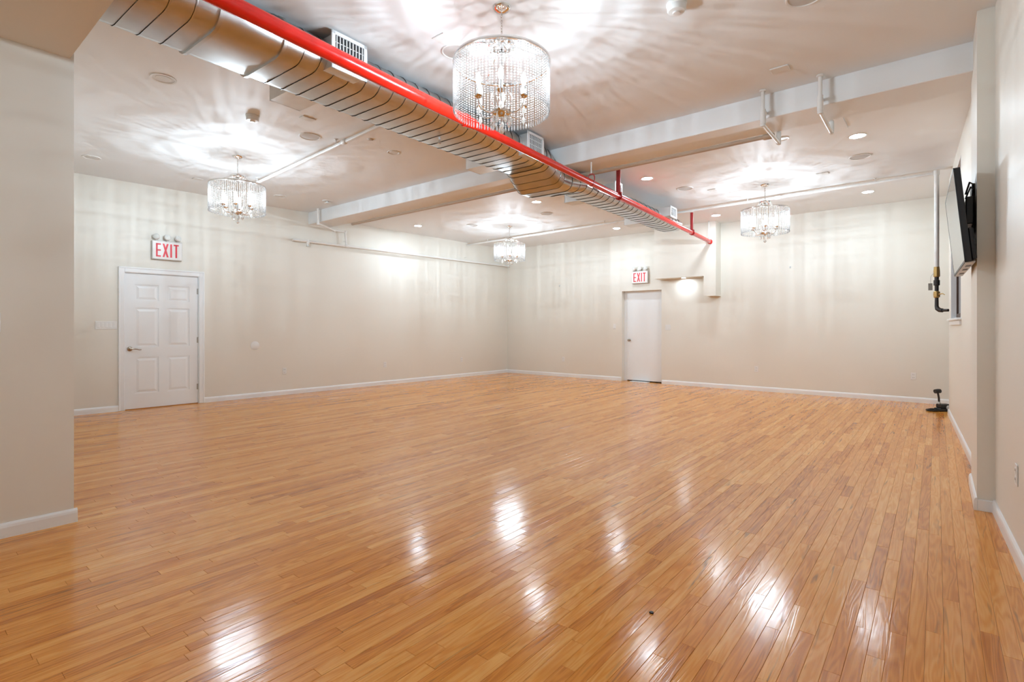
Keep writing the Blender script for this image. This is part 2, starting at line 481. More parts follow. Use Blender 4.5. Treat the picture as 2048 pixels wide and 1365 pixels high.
# ------------------------------------------------------------------ doors
def door_six_panel():
    t = thing('door_1', 'white six-panel door with a lever handle under the larger exit sign', 'door', on_left(8.430), A_LEFT, kind='structure')
    W, H = .972, 2.03
    T0 = .020                                   # leaf face set back a little behind the casing
    core = MB().box(.003, W - .003, T0 + .008, T0 + .04, .012, H - .003).build('leaf', 'door', t, smooth=False)
    st = .125; mid = .115
    cols = [(st, W / 2 - mid / 2), (W / 2 + mid / 2, W - st)]
    rows = [(.25, .80), (.98, 1.50), (1.62, 1.80)]
    rows = [(.235, .775), (.93, 1.515), (1.625, 1.865)]
    fr = MB()
    for a, b in ((.003, st), (W / 2 - mid / 2, W / 2 + mid / 2), (W - st, W - .003)):
        fr.box(a, b, T0, T0 + .02, .012, H - .003)
    zs = [.012] + [v for r in rows for v in r] + [H - .003]
    for a, b in zip(zs[::2], zs[1::2]):
        for c0, c1 in cols: fr.box(c0 - .001, c1 + .001, T0 + .0001, T0 + .02, a, b)
    fr.build('stiles_and_rails', 'door', t, smooth=False)
    for (z0, z1) in rows:
        for (x0, x1) in cols:
            p = MB()
            i, j = .022, .052
            a = [p.bm.verts.new(v) for v in ((x0 + i, T0 + .008, z0 + i), (x1 - i, T0 + .008, z0 + i), (x1 - i, T0 + .008, z1 - i), (x0 + i, T0 + .008, z1 - i))]
            c = [p.bm.verts.new(v) for v in ((x0 + j, T0 + .001, z0 + j), (x1 - j, T0 + .001, z0 + j), (x1 - j, T0 + .001, z1 - j), (x0 + j, T0 + .001, z1 - j))]
            p.bm.faces.new(c)
            for k in range(4): p.bm.faces.new((a[k], a[(k + 1) % 4], c[(k + 1) % 4], c[k]))
            p.build('panel', 'door', t, smooth=False)
    # jamb and casing
    MB().box(-.02, 0, 0.0, .12, 0, H + .02).box(W, W + .02, 0.0, .12, 0, H + .02).box(-.02, W + .02, 0.0, .12, H, H + .02).build('jamb', 'trim', t, smooth=False)
    for nm, bxs in (('casing', (-.082, -.008, 0, H + .085)), ('casing', (W + .008, W + .082, 0, H + .085)), ('casing', (-.008, W + .008, H + .008, H + .085))):
        x0, x1, z0, z1 = bxs
        c = MB().box(x0, x1, -.016, .002, z0, z1, bevel=.004)
        if x1 - x0 < .2:
            c.box(x0 if x0 < 0 else x1 - .02, x0 + .02 if x0 < 0 else x1, -.022, -.014, z0, z1, bevel=.003)
        else:
            c.box(x0 - .07, x1 + .07, -.022, -.014, z1 - .02, z1, bevel=.003)
        c.build(nm, 'trim', t, smooth=False)
    for z in (.27, 1.02, 1.80):
        h = MB().box(W - .018, W + .006, T0 - .006, T0 + .002, z - .045, z + .045, bevel=.002)
        h.lathe([(0, z - .048), (.006, z - .048), (.006, z + .048), (0, z + .048)], 10, (W + .001, T0 - .007, 0))
        h.build('hinge', 'steel', t)
    hd = MB()
    mt = Matrix.Translation((.062, T0, .905)) @ Matrix.Rotation(R(90), 4, 'X')
    hd.lathe([(0, -.001), (.034, -.001), (.034, .006), (.026, .012), (.014, .016), (.011, .05), (0, .052)], 20, mtx=mt)
    rose = hd.build('handle', 'nickel', t)
    lv = MB().tube([(.062, T0 - .045, .905), (.10, T0 - .05, .906), (.14, T0 - .048, .898), (.172, T0 - .046, .889), (.196, T0 - .046, .891)], [.011, .010, .008, .007, .006], 10)
    lv.build('lever', 'nickel', rose)
    MB().box(-.006, .001, T0 - .002, T0 + .012, .87, .94, bevel=.001).build('strike_plate', 'steel', t)
    MB().box(.0, W, T0 + .006, T0 + .06, -.004, .010).build('sill_gap', mat('lit_door_sill_wood', (.62, .30, .09), .3), t, smooth=False)
    return t
door_six_panel()

def door_flush():
    t = thing('door_2', 'white flush door with a round knob, recessed in the back wall', 'door', on_back(3.39), A_BACK, kind='structure')
    D = .125
    MB().box(.065, .938, D + .004, D + .044, .022, 1.985, bevel=.002).build('leaf', 'door', t, smooth=False)
    MB().box(-.004, .065, D, D + .07, 0, 2.03, bevel=.002).build('frame', 'trim', t, smooth=False)
    MB().box(.065, .944, D, D + .07, 1.985, 2.034, bevel=.002).build('frame', 'trim', t, smooth=False)
    MB().box(.065, .944, D + .02, D + .08, 0.0, .02).build('gap', 'gap', t, smooth=False)
    MB().box(.20, .62, -.02, D, -.002, .008, bevel=.003).build('threshold', 'trim', t, smooth=False)
    k = MB()
    mt = Matrix.Translation((.125, D + .005, .925)) @ Matrix.Rotation(R(90), 4, 'X')
    k.lathe([(0, 0), (.030, 0), (.030, .005), (.012, .010), (.011, .030), (.024, .040), (.028, .052), (.022, .064), (0, .067)], 20, mtx=mt)
    k.build('knob', 'nickel', t)
    return t
door_flush()

# ------------------------------------------------------------------ window in the right wall
t = thing('window_1', 'narrow dark window with a white sill behind the television', 'window', on_right(.5, 1.33), A_RIGHT, kind='structure')
WW, WH = 1.55, 1.77
MB().box(0, .012, -.004, .05, 0, WH).build('jamb', 'trim', t, smooth=False)
MB().box(WW - .012, WW, -.002, .10, 0, WH).build('jamb', 'trim', t, smooth=False)
MB().box(0, WW, -.002, .10, WH - .012, WH).build('jamb', 'trim', t, smooth=False)
sl = MB().box(-.06, WW + .06, -.045, .10, -.022, .004, bevel=.006).build('sill', 'trim', t, smooth=False)
MB().box(-.04, WW + .04, -.02, .002, -.075, -.022, bevel=.004).build('apron', 'trim', sl, smooth=False)
fr = MB()
fr.box(.012, WW - .012, .050, .075, 0, .07).box(.012, WW - .012, .050, .075, WH - .07, WH).box(.012, .07, .050, .075, 0, WH).box(WW - .07, WW - .012, .050, .075, 0, WH)
fr.build('sash', 'brown', t, smooth=False)
MB().box(.07, WW - .07, .050, .075, WH / 2 - .03, WH / 2 + .03).build('meeting_rail', 'brown', t, smooth=False)
MB().box(.06, WW - .06, .060, .064, .06, WH / 2).build('pane', 'pane', t, smooth=False)
MB().box(.06, WW - .06, .060, .064, WH / 2, WH - .06).build('pane', 'pane', t, smooth=False)
MB().box(0, WW, .20, .26, 0, WH).build('outer_board', 'brown', t, smooth=False)

# ------------------------------------------------------------------ chandeliers
def make_chandelier(label):
    t = thing('chandelier', label, 'chandelier', group='drum chandeliers hung with crystal strands')
    RD, ZT, ZB = .318, -.375, -.690
    MB().lathe([(0, -.034), (.022, -.032), (.048, -.022), (.062, -.008), (.064, 0), (0, 0)], 32).build('canopy', 'chrome', t)
    ch = MB()
    z = -.030
    k = 0
    while z > -.228:
        pts = []
        for q in range(10):
            a = 2 * PI * q / 10
            u, v = .0065 * math.cos(a), .0125 * math.sin(a)
            pts.append((u, 0, z - .011 + v) if k % 2 else (0, u, z - .011 + v))
        ch.tube(pts, .0024, 6, closed=True)
        z -= .0185; k += 1
    ch.build('chain', 'chrome', t)
    cr = MB().lathe([(.074, -.273), (.088, -.263), (.090, -.251), (.078, -.239), (.070, -.253), (.074, -.273)], 28)
    cr.lathe([(0, -.225), (.012, -.230), (.014, -.26), (.010, -.33), (.010, -.70), (0, -.70)], 14)
    cr.tube([(-.08, 0, -.255), (0, 0, -.241), (.08, 0, -.255)], .006, 6).tube([(0, -.08, -.255), (0, 0, -.241), (0, .08, -.255)], .006, 6)
    crown = cr.build('crown_and_stem', 'chrome', t)
    pr = MB().lathe([(0, -.052), (.010, -.034), (.008, -.012), (.003, -.006), (.006, -.003), (0, 0)], 8)
    p0 = pr.build('crown_crystal', 'pend', crown)
    for q in range(10):
        a = 2 * PI * q / 10
        (p0 if q == 0 else link_copy(p0, crown)).location = (.086 * math.cos(a), .086 * math.sin(a), -.267)
    # three spokes hold the drum's rings
    for q in range(3):
        a = 2 * PI * q / 3 + .4
        MB().tube([(.075 * math.cos(a), .075 * math.sin(a), -.265), (RD * math.cos(a), RD * math.sin(a), ZT + .006)], .003, 6).build('spoke', 'chrome', t)
    MB().lathe([(RD + .006, ZT - .004), (RD + .008, ZT + .006), (RD + .006, ZT + .016), (RD - .006, ZT + .016), (RD - .006, ZT - .004), (RD + .006, ZT - .004)], 72).build('top_rim', 'chrome', t)
    # one strand of beads ending in a drop, hung all the way round
    st = MB()
    z = -.010
    for k in range(17):
        st.lathe([(0, z), (.0045, z - .0022), (.0062, z - .0062), (.0045, z - .0102), (0, z - .0124)], 6)
        z -= .0168
    st.lathe([(0, z + .002), (.004, z - .004), (.0030, z - .010), (.0062, z - .026), (.0045, z - .036), (0, z - .042)], 6)
    s0 = st.build('crystal_strand', 'bead', t)
    NS = 90
    jr = random.Random(5)
    for q in range(NS):
        a = 2 * PI * q / NS + jr.gauss(0, .006)
        (s0 if q == 0 else link_copy(s0, t, rot=(0, 0, a))).location = (RD * math.cos(a), RD * math.sin(a), ZT + .002)
    # bowl, arms, candles
    MB().lathe([(0, -.745), (.010, -.744), (.012, -.733), (.040, -.726), (.066, -.712), (.072, -.700), (.060, -.694), (.012, -.690), (0, -.690)], 28).build('bowl', 'chrome', t)
    am = MB().tube([(.055, 0, -.705), (.085, 0, -.716), (.12, 0, -.715), (.150, 0, -.698), (.166, 0, -.668), (.170, 0, -.640)], .0055, 8)
    arm = am.build('arm', 'chrome', t)
    cu = MB().lathe([(0, -.645), (.010, -.644), (.028, -.634), (.032, -.626), (.027, -.628), (.010, -.634), (0, -.634)], 18, (.170, 0, 0)).build('candle_cup', 'chrome', arm)
    sv = MB().lathe([(.0105, -.634), (.0105, -.560), (0, -.558)], 12, (.170, 0, 0)).build('candle_sleeve', 'plate', arm)
    bl = MB().lathe([(.008, -.560), (.012, -.552), (.0175, -.532), (.0165, -.512), (.010, -.490), (.003, -.474), (0, -.472)], 12, (.170, 0, 0)).build('bulb', 'bulb', arm)
    pd = MB().lathe([(0, -.690), (.004, -.697), (.012, -.712), (.014, -.728), (0, -.752)], 8, (.170, 0, 0))
    pd.tube([(.170, 0, -.646), (.170, 0, -.692)], .0012, 5)
    pd.build('arm_crystal', 'pend', arm)
    ld = bpy.data.lights.new('bulb_light', 'POINT')
    ld.energy = BULB_W; ld.color = BULB_COL; ld.shadow_soft_size = .007
    # an upright filament shines sideways, hardly along its own axis
    ld.use_nodes = True
    ln = ld.node_tree
    tc = ln.nodes.new('ShaderNodeTexCoord')
    sp = ln.nodes.new('ShaderNodeSeparateXYZ'); ln.links.new(tc.outputs['Normal'], sp.inputs[0])
    m1 = ln.nodes.new('ShaderNodeMath'); m1.operation = 'MULTIPLY'
    ln.links.new(sp.outputs[2], m1.inputs[0]); ln.links.new(sp.outputs[2], m1.inputs[1])
    m2 = ln.nodes.new('ShaderNodeMath'); m2.operation = 'MULTIPLY_ADD'
    ln.links.new(m1.outputs[0], m2.inputs[0]); m2.inputs[1].default_value = -1.0; m2.inputs[2].default_value = 1.0
    m3 = ln.nodes.new('ShaderNodeMath'); m3.operation = 'POWER'
    ln.links.new(m2.outputs[0], m3.inputs[0]); m3.inputs[1].default_value = 2.2
    m4 = ln.nodes.new('ShaderNodeMath'); m4.operation = 'MULTIPLY_ADD'
    ln.links.new(m3.outputs[0], m4.inputs[0]); m4.inputs[1].default_value = 1.85; m4.inputs[2].default_value = 0.06
    em = [n for n in ln.nodes if n.type == 'EMISSION'][0]
    ln.links.new(m4.outputs[0], em.inputs['Strength'])
    lo = bpy.data.objects.new('bulb_light', ld); COL.objects.link(lo); lo.parent = arm; lo.location = (.170, 0, -.522)
    for q in range(1, 6):
        c = copy_tree(arm, t); c.rotation_euler = (0, 0, 2 * PI * q / 6)
    sc_ = MB()
    for q in range(6):
        a = 2 * PI * (q + .5) / 6
        d = Vector((math.cos(a), math.sin(a), 0))
        sc_.tube([d * .02 + Vector((0, 0, -.69)), d * .05 + Vector((0, 0, -.66)), d * .075 + Vector((0, 0, -.61)), d * .06 + Vector((0, 0, -.57)), d * .04 + Vector((0, 0, -.585))], .0035, 6)
    sc_.build('scrolls', 'chrome', t)
    # pendants below the bowl and the ball at the very bottom
    pp = MB().lathe([(0, 0), (.005, -.006), (.006, -.014), (.003, -.018), (.008, -.030), (.014, -.056), (.011, -.066), (0, -.082)], 8).build('crystal_pendant', 'pend', t)
    for q in range(7):
        a = 2 * PI * q / 7 + .3
        (pp if q == 0 else link_copy(pp, t)).location = (.062 * math.cos(a), .062 * math.sin(a), -.712)
    fb = MB().tube([(0, 0, -.744), (0, 0, -.800)], .0015, 5)
    fb.lathe([(0, -.798), (.012, -.804), (.021, -.818), (.021, -.826), (.012, -.840), (0, -.846)], 10)
    fb.build('finial_ball', 'pend', t)
    return t
ch0 = make_chandelier('large crystal drum chandelier nearest the viewer, right of the red pipe')
spots = [((-2.254, 2.664, CEIL_A), .15, None),
         ((-6.797, 2.913, CEIL_A), .5, 'crystal drum chandelier in front of the six-panel door wall'),
         ((-6.827, 8.322, CEIL_B), .2, 'farthest crystal drum chandelier, near the back left corner'),
         ((-1.938, 8.226, CEIL_B), .8, 'crystal drum chandelier behind the beam on the right')]
for i, (p, a, lab) in enumerate(spots):
    c = ch0 if i == 0 else copy_tree(ch0)
    c.location = p; c.rotation_euler = (0, 0, a)
    if lab: c['label'] = lab

# ------------------------------------------------------------------ spiral air duct
duct = thing('air_duct', 'bare galvanised oval air duct running under the ceiling beside the red pipe', 'duct', (0, 0, 0), R(1.69))
def oval(xl, xr, zb, zt, n=9):
    r = (zt - zb) / 2
    r = min(r, (xr - xl) / 2 - .001)
    zc = (zb + zt) / 2
    pts = []
    for k in range(n + 1):
        a = -PI / 2 + PI * k / n
        pts.append((xr - r + r * math.cos(a), zc + r * math.sin(a)))
    for k in range(n + 1):
        a = PI / 2 + PI * k / n
        pts.append((xl + r + r * math.cos(a), zc + r * math.sin(a)))
    return pts
def duct_piece(name, stations, parent, seam=True, m='galv', ridge=.0045):
    """stations: (along, xl, xr, zb, zt); a raised lock seam stands at the first one"""
    b = MB()
    rings = []
    st = list(stations)
    if seam:
        y, xl, xr, zb, zt = st[0]
        e = ridge
        st = [(y, xl - e, xr + e, zb - e, zt + e), (y + .007, xl - e, xr + e, zb - e, zt + e), (y + .010, xl, xr, zb, zt)] + st[1:]
    for y, xl, xr, zb, zt in st:
        rings.append([b.bm.verts.new((px, y, pz)) for px, pz in oval(xl, xr, zb, zt)])
    for a_, c_ in zip(rings, rings[1:]):
        n = len(a_)
        for k in range(n): b.bm.faces.new((a_[k], a_[(k + 1) % n], c_[(k + 1) % n], c_[k]))
    return b, rings
D1 = (-4.00, -3.34, 3.085, 3.355)
def straight(y0, y1, step, prof, skip=()):
    n = round((y1 - y0) / step)
    L_ = (y1 - y0) / n
    b, _ = duct_piece('', [(0, *prof), (L_, *prof)], duct)
    o0 = b.build('duct_section', 'galv', duct, angle=50)
    o0.location = (0, y0, 0)
    for k in range(1, n):
        link_copy(o0, duct, loc=(0, y0 + k * L_, 0))
straight(.93, 1.45, .13, D1)
# a plain fitting between two standing flanges
b, _ = duct_piece('', [(1.45, *D1), (1.86, *D1)], duct, seam=False)
b.build('plain_fitting', 'galv', duct, angle=50)
for y in (1.45, 1.86):
    xl, xr, zb, zt = D1
    b, _ = duct_piece('', [(y, xl, xr, zb, zt), (y, xl - .014, xr + .014, zb - .014, zt + .012), (y + .022, xl - .014, xr + .014, zb - .014, zt + .012), (y + .022, xl, xr, zb, zt)], duct, seam=False)
    b.build('flange', 'galvseam', duct, angle=30)
straight(1.88, 5.03, .131, D1)
# the drop that takes the duct below the beam, then a reducer to the narrow run
D2 = (-3.56, -3.16, 2.900, 3.105)
drop = [(5.03, -4.00, -3.34, 3.085, 3.355), (5.10, -4.00, -3.33, 3.060, 3.335), (5.17, -3.99, -3.30, 2.990, 3.255), (5.235, -3.98, -3.28, 2.930, 3.165),
        (5.29, -3.97, -3.26, 2.890, 3.115), (5.44, -3.95, -3.24, 2.880, 3.105), (5.56, -3.72, -3.20, 2.885, 3.105), (5.66, *D2)]
for a_, c_ in zip(drop, drop[1:]):
    b, _ = duct_piece('', [a_, c_], duct, ridge=.005)
    b.build('elbow_section', 'galv', duct, angle=50)
straight(5.66, 9.00, .152, D2)
b = MB()
b.bm.faces.new([b.bm.verts.new((px, 9.0, pz)) for px, pz in oval(*D2)])
b.build('end_cap', 'galv', duct)
b = MB()
b.bm.faces.new([b.bm.verts.new((px, .93, pz)) for px, pz in oval(*D1)])
b.build('end_cap', 'galv', duct)
# register boxes with grilles, in pairs left and right
def register(side, x_in, x_out, y0, y1, z0, z1):
    """side +1: grille looks to the right of the duct, -1: to the left"""
    xa, xb = min(x_in, x_out), max(x_in, x_out)
    bx = MB().box(xa, xb, y0, y1, z0, z1).build('register_box', 'galvbox', duct, smooth=False)
    g = MB()
    e = .022 if side > 0 else 0.0
    xo = x_out
    x1 = xo + side * .010
    lo, hi = min(xo - side * .002, x1), max(xo - side * .002, x1)
    fr = .030
    g.box(lo, hi, y0 - e, y1 + e, z1 - fr + e, z1 + e - .004, bevel=.002).box(lo, hi, y0 - e, y1 + e, z0 - e, z0 + fr - e, bevel=.002)
    g.box(lo, hi, y0 - e, y0 + fr - e, z0 - e, z1 + e - .004, bevel=.002).box(lo, hi, y1 - fr + e, y1 + e, z0 - e, z1 + e - .004, bevel=.002)
    g.build('grille_frame', 'vanes', bx, smooth=False)
    bk = MB().box(min(xo - side * .0005, xo + side * .0015), max(xo - side * .0005, xo + side * .0015), y0, y1, z0, z1 - .002).build('grille_back', 'void', bx, smooth=False)
    n = 9 if y1 - y0 > .22 else 7
    pt = (y1 - y0 - .016) / n
    v = MB().box(-.004, .004, -.0035, .0035, z0 + .008, z1 - .012).build('vane', 'vanes', bx, smooth=False)
    for k in range(n):
        (v if k == 0 else link_copy(v, bx)).location = (xo + side * .004, y0 + .008 + pt * (k + .5), 0)
    for k in range(3):
        z = z0 + (z1 - z0) * (k + 1) / 4
        MB().box(min(xo, xo + side * .003), max(xo, xo + side * .003), y0, y1, z - .0025, z + .0025).build('cross_bar', 'vanes', bx, smooth=False)
register(1, -3.50, -3.275, 2.19, 2.45, 3.105, 3.335)
register(-1, -3.84, -4.20, 2.21, 2.48, 3.105, 3.335)
register(1, -3.50, -3.275, 4.57, 4.84, 3.105, 3.325)
register(-1, -3.84, -4.20, 4.60, 4.86, 3.105, 3.325)
register(1, -3.30, -3.08, 6.25, 6.43, 2.985, 3.125)
register(-1, -3.42, -3.80, 6.17, 6.37, 2.945, 3.105)
register(1, -3.30, -3.01, 8.04, 8.28, 2.985, 3.120)
register(-1, -3.42, -3.85, 8.16, 8.42, 2.945, 3.105)
b = MB().tube([(-3.66, 3.62, 3.03), (-3.66, 3.62, 3.09)], .010, 10).lathe([(0, 3.015), (.016, 3.02), (.016, 3.032), (0, 3.036)], 10, (-3.66, 3.62, 0))
b.build('drain_nipple', 'offwhite', duct)

# ------------------------------------------------------------------ red sprinkler main
PA, PB = Vector((-2.819, 0.80, 2.916)), Vector((-3.460, 10.46, 2.905))
u = (PB - PA); LEN = u.length; u.normalize()
red = thing('fire_pipe', 'bright red fire sprinkler main running below the ceiling beside the duct', 'pipe', PA, math.atan2(u.y, u.x))
sl = u.z
def rp(s, dz=0.0): return (s, 0, sl * s + dz)
MB().tube([rp(0), rp(1.2), rp(2.27)], .046, 24).build('wide_pipe', 'red', red)
MB().tube([rp(2.25), rp(2.27), rp(2.35), rp(2.37)], [.052, .052, .043, .043], 24).build('reducer', 'red', red)
MB().tube([rp(2.33), rp(6), rp(LEN - .005)], .0365, 20).build('narrow_pipe', 'red', red)
MB().tube([rp(LEN - .03), rp(LEN - .002)], .047, 20).build('end_flange', 'red', red)
def clamp_hanger(s, top, post_r, cap=True):
    h = MB()
    ring = lambda s_: [(s_, .041 * math.cos(2 * PI * k / 20), sl * s + .041 * math.sin(2 * PI * k / 20)) for k in range(20)]
    for e in (-.022, .022):
        h.tube(ring(s + e), .0055, 6, closed=True)
    h.box(s - .03, s + .03, -.044, .044, sl * s + .034, sl * s + .048, bevel=.004)
    c = h.build('clamp', 'darkred', red)
    z1 = top - PA.z
    MB().tube([(s, 0, sl * s + .04), (s, 0, z1 - .03)], post_r, 14).build('hanger_post', 'darkred', c)
    if cap:
        MB().lathe([(.030, z1 - .04), (.034, z1 - .03), (.055, z1 - .012), (.058, z1), (0, z1)], 20, (s, 0, 0)).build('ceiling_flange', 'offwhite', c)
s_at = lambda y: (y - PA.y) / u.y
clamp_hanger(s_at(6.063), CEIL_B, .027)
clamp_hanger(s_at(9.226), CEIL_B, .025)
# a strap loop under the beam
h = MB()
s0 = s_at(5.30)
h.tube([(s0, -.038, sl * s0), (s0, -.042, .03), (s0, -.042, .06), (s0, -.028, .088), (s0, 0, .10), (s0, .028, .088), (s0, .042, .06), (s0, .042, .03), (s0, .038, sl * s0), (s0, .02, -.036), (s0, 0, -.042), (s0, -.02, -.036)], .007, 8, closed=True)
lp = h.build('strap_loop', 'darkred', red)
MB().tube([(s0, 0, .10), (s0, 0, 3.15 - PA.z)], .008, 8).build('hanger_rod', 'offwhite', lp)
s1 = LEN - .12
MB().tube([(s1, 0, .03), (s1, 0, CEIL_B - PA.z)], .005, 8).lathe([(.010, .03), (.014, .05), (.010, .07), (0, .072)], 10, (s1, 0, sl * s1)).build('hanger_rod', 'steel', red)

# ------------------------------------------------------------------ white sprinkler pipes
def pipe(name, label, pts, r, m='whitepipe', fit=(), fr=1.45):
    t = thing(name, label, 'pipe', pts[0])
    o = Vector(pts[0])
    for a, b in zip(pts, pts[1:]):
        MB().tube([Vector(a) - o, Vector(b) - o], r, 14).build('pipe_length', m, t)
    for p in pts[1:-1]:
        k = MB().lathe([(0, -r * 1.5), (r * 1.15, -r * 1.1), (r * 1.45, 0), (r * 1.15, r * 1.1), (0, r * 1.5)], 14, Vector(p) - o)
        k.build('elbow', m, t)
    for p, d in fit:
        p = Vector(p) - o; d = Vector(d).normalized()
        MB().tube([p - d * .045, p - d * .03, p + d * .03, p + d * .045], [r * 1.15, r * fr, r * fr, r * 1.15], 14).build('coupling', m, t)
    return t
def add_clip(t, p, zc, r, m='whitepipe'):
    """hanger rod and ring between a pipe and the ceiling"""
    o = Vector(t.location); p = Vector(p) - o
    k = MB().tube([p, Vector((p.x, p.y, zc - o.z))], .005, 8)
    k.lathe([(.012, zc - o.z - .008), (.024, zc - o.z - .003), (.024, zc - o.z), (0, zc - o.z)], 12, (p.x, p.y, 0))
    return k.build('pipe_hanger', m, t)
a, b2 = Vector((-7.70, 3.516, 3.295)), Vector((-4.09, 3.270, 3.295))
d_ = b2 - a
t = pipe('sprinkler_pipe', 'white sprinkler branch pipe from the door-side chandelier to the duct', [tuple(a), tuple(b2)], .021, fit=[((-5.12, 3.339, 3.295), d_)])
add_clip(t, (-5.30, 3.352, 3.295), CEIL_A, .02); add_clip(t, (-7.55, 3.506, 3.295), CEIL_A, .02)
a, b2 = Vector((-8.96, 9.268, 3.235)), Vector((-0.035, 8.778, 3.235))
d_ = b2 - a
t = pipe('sprinkler_pipe', 'long white sprinkler pipe crossing under the far ceiling near the back wall', [tuple(a), tuple(b2)], .019,
         fit=[(tuple(a + d_ * .47), d_), (tuple(a + d_ * .79), d_)])
for q in (.08, .30, .44, .60, .74, .93): add_clip(t, a + d_ * q, CEIL_B, .02)
# the test drop by the right wall
t = thing('test_riser', 'white drop pipe with brass and black iron valve fittings by the right wall', 'pipe', (0.002, 8.776, 1.44))
MB().tube([(0, 0, .56), (0, 0, 1.80)], .026, 16).build('drop_pipe', 'whitepipe', t)
MB().tube([(0, 0, 1.77), (0, 0, 1.83)], .031, 16).build('tee', 'whitepipe', t)
MB().lathe([(.024, .44), (.034, .45), (.034, .52), (.030, .56), (.030, .575), (0, .575)], 8).build('brass_union', 'brass', t)
MB().tube([(0, 0, .33), (0, 0, .45)], .024, 14).lathe([(.024, .33), (.033, .335), (.033, .40), (.024, .405)], 14).build('iron_nipple', 'iron', t)
MB().tube([(0, 0, .20), (0, 0, .34)], .022, 14).build('iron_nipple', 'iron', t)
v = MB().lathe([(.022, .17), (.033, .18), (.036, .215), (.033, .25), (.022, .26)], 8).build('brass_valve', 'brass', t)
MB().tube([(.02, -.02, .215), (.06, -.05, .222), (.08, -.065, .205)], [.008, .006, .005], 8).build('valve_lever', 'brass', v)
MB().tube([(0, 0, .18), (0, 0, .06), (.008, -.006, .03), (.03, -.024, .010), (.06, -.045, .004)], [.020, .022, .028, .028, .026], 14).build('iron_elbow', 'iron', t)
MB().tube([(.055, -.042, .005), (.115, -.085, .005)], .018, 14).build('iron_stub', 'iron', t)
MB().box(-.105, -.052, -.002, .002, .27, .36, mtx=Matrix.Rotation(R(35), 4, 'Z')).tube([(-.026, -.01, .50), (-.06, -.03, .45), (-.064, -.045, .355)], .003, 6).build('paper_tag', 'tag', t)

lw = lambda s, off, z: on_left(s) + Vector((math.sin(A_LEFT), -math.cos(A_LEFT), 0)) * off + Vector((0, 0, z))
a, b2 = lw(5.95, .09, 2.815), lw(.02, .09, 2.835)
d_ = b2 - a
t = pipe('sprinkler_pipe', 'cream sprinkler pipe fixed along the long wall below the beam end', [tuple(a), tuple(b2)], .022, fit=[(tuple(lw(4.85, .09, 2.819)), d_)])
for s in (4.87, 1.6):
    p = lw(s, .09, 2.82) - a
    k = MB().tube([p, p + Vector((0, 0, .10)), p + Vector((-.084, 0, .10))], .006, 8).build('wall_bracket', 'whitepipe', t)
p = lw(5.66, .09, 2.815) - a
hd = MB().tube([p + Vector((0, 0, .03)), p + Vector((0, 0, -.055))], .028, 12).build('sprinkler_tee', 'whitepipe', t)
MB().tube([p + Vector((0, 0, -.05)), p + Vector((0, 0, -.085))], .012, 10).lathe([(0, -.092), (.034, -.090), (.034, -.086), (0, -.084)], 14, p).build('sprinkler_head', 'steel', hd)
# the loop that brings the wall pipe's feed down past the beam
q3 = lw(4.87, .09, 2.84)
run = [(-8.64, 5.10, CEIL_A - .01), (-8.64, 5.10, 3.09), (q3.x + .01, 5.66, 3.09), (q3.x + .01, 5.90, 3.09), tuple(q3)]
for p0, p1 in zip(run, run[1:]):
    MB().tube([Vector(p0) - a, Vector(p1) - a], .019, 14).build('riser_length', 'whitepipe', t)
for p0 in run[1:-1]:
    MB().lathe([(0, -.028), (.022, -.02), (.027, 0), (.022, .02), (0, .028)], 14, Vector(p0) - a).build('elbow', 'whitepipe', t)

# pipe along the back of the beam with two loops reaching round it
t = pipe('sprinkler_pipe', 'sprinkler pipe toned brown as shade, tucked along the back edge of the beam', [(-8.42, 5.66, 3.137), (-1.247, 5.66, 3.137)], .023, 'shadepipe', fit=[((-1.305, 5.66, 3.137), (1, 0, 0)), ((-4.4, 5.66, 3.137), (1, 0, 0))])
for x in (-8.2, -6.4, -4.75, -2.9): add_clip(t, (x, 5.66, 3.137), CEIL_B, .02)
for x, lab in ((-1.215, 'white pipe loop dropping round the beam, nearer the chandelier'), (-.765, 'white pipe loop dropping round the beam, nearer the pilaster')):
    t = pipe('sprinkler_offset', lab, [(x, 5.085, CEIL_A - .005), (x, 5.085, 3.06), (x, 5.69, 3.06), (x, 5.69, CEIL_B - .013)], .016)
    MB().tube([(0, 0, -.30), (0, 0, -.17)], .024, 14).build('long_coupling', 'whitepipe', t)
    MB().tube([(0, .605, -.30), (0, .605, -.20)], .022, 14).build('long_coupling', 'whitepipe', t)
    MB().box(-.014, .014, -.01, .12, -.185, -.165, bevel=.003).build('stand_off', 'whitepipe', t)
    MB().lathe([(.018, -.012), (.030, -.004), (.030, .004), (0, .004)], 16).build('ceiling_flange', 'whitepipe', t)

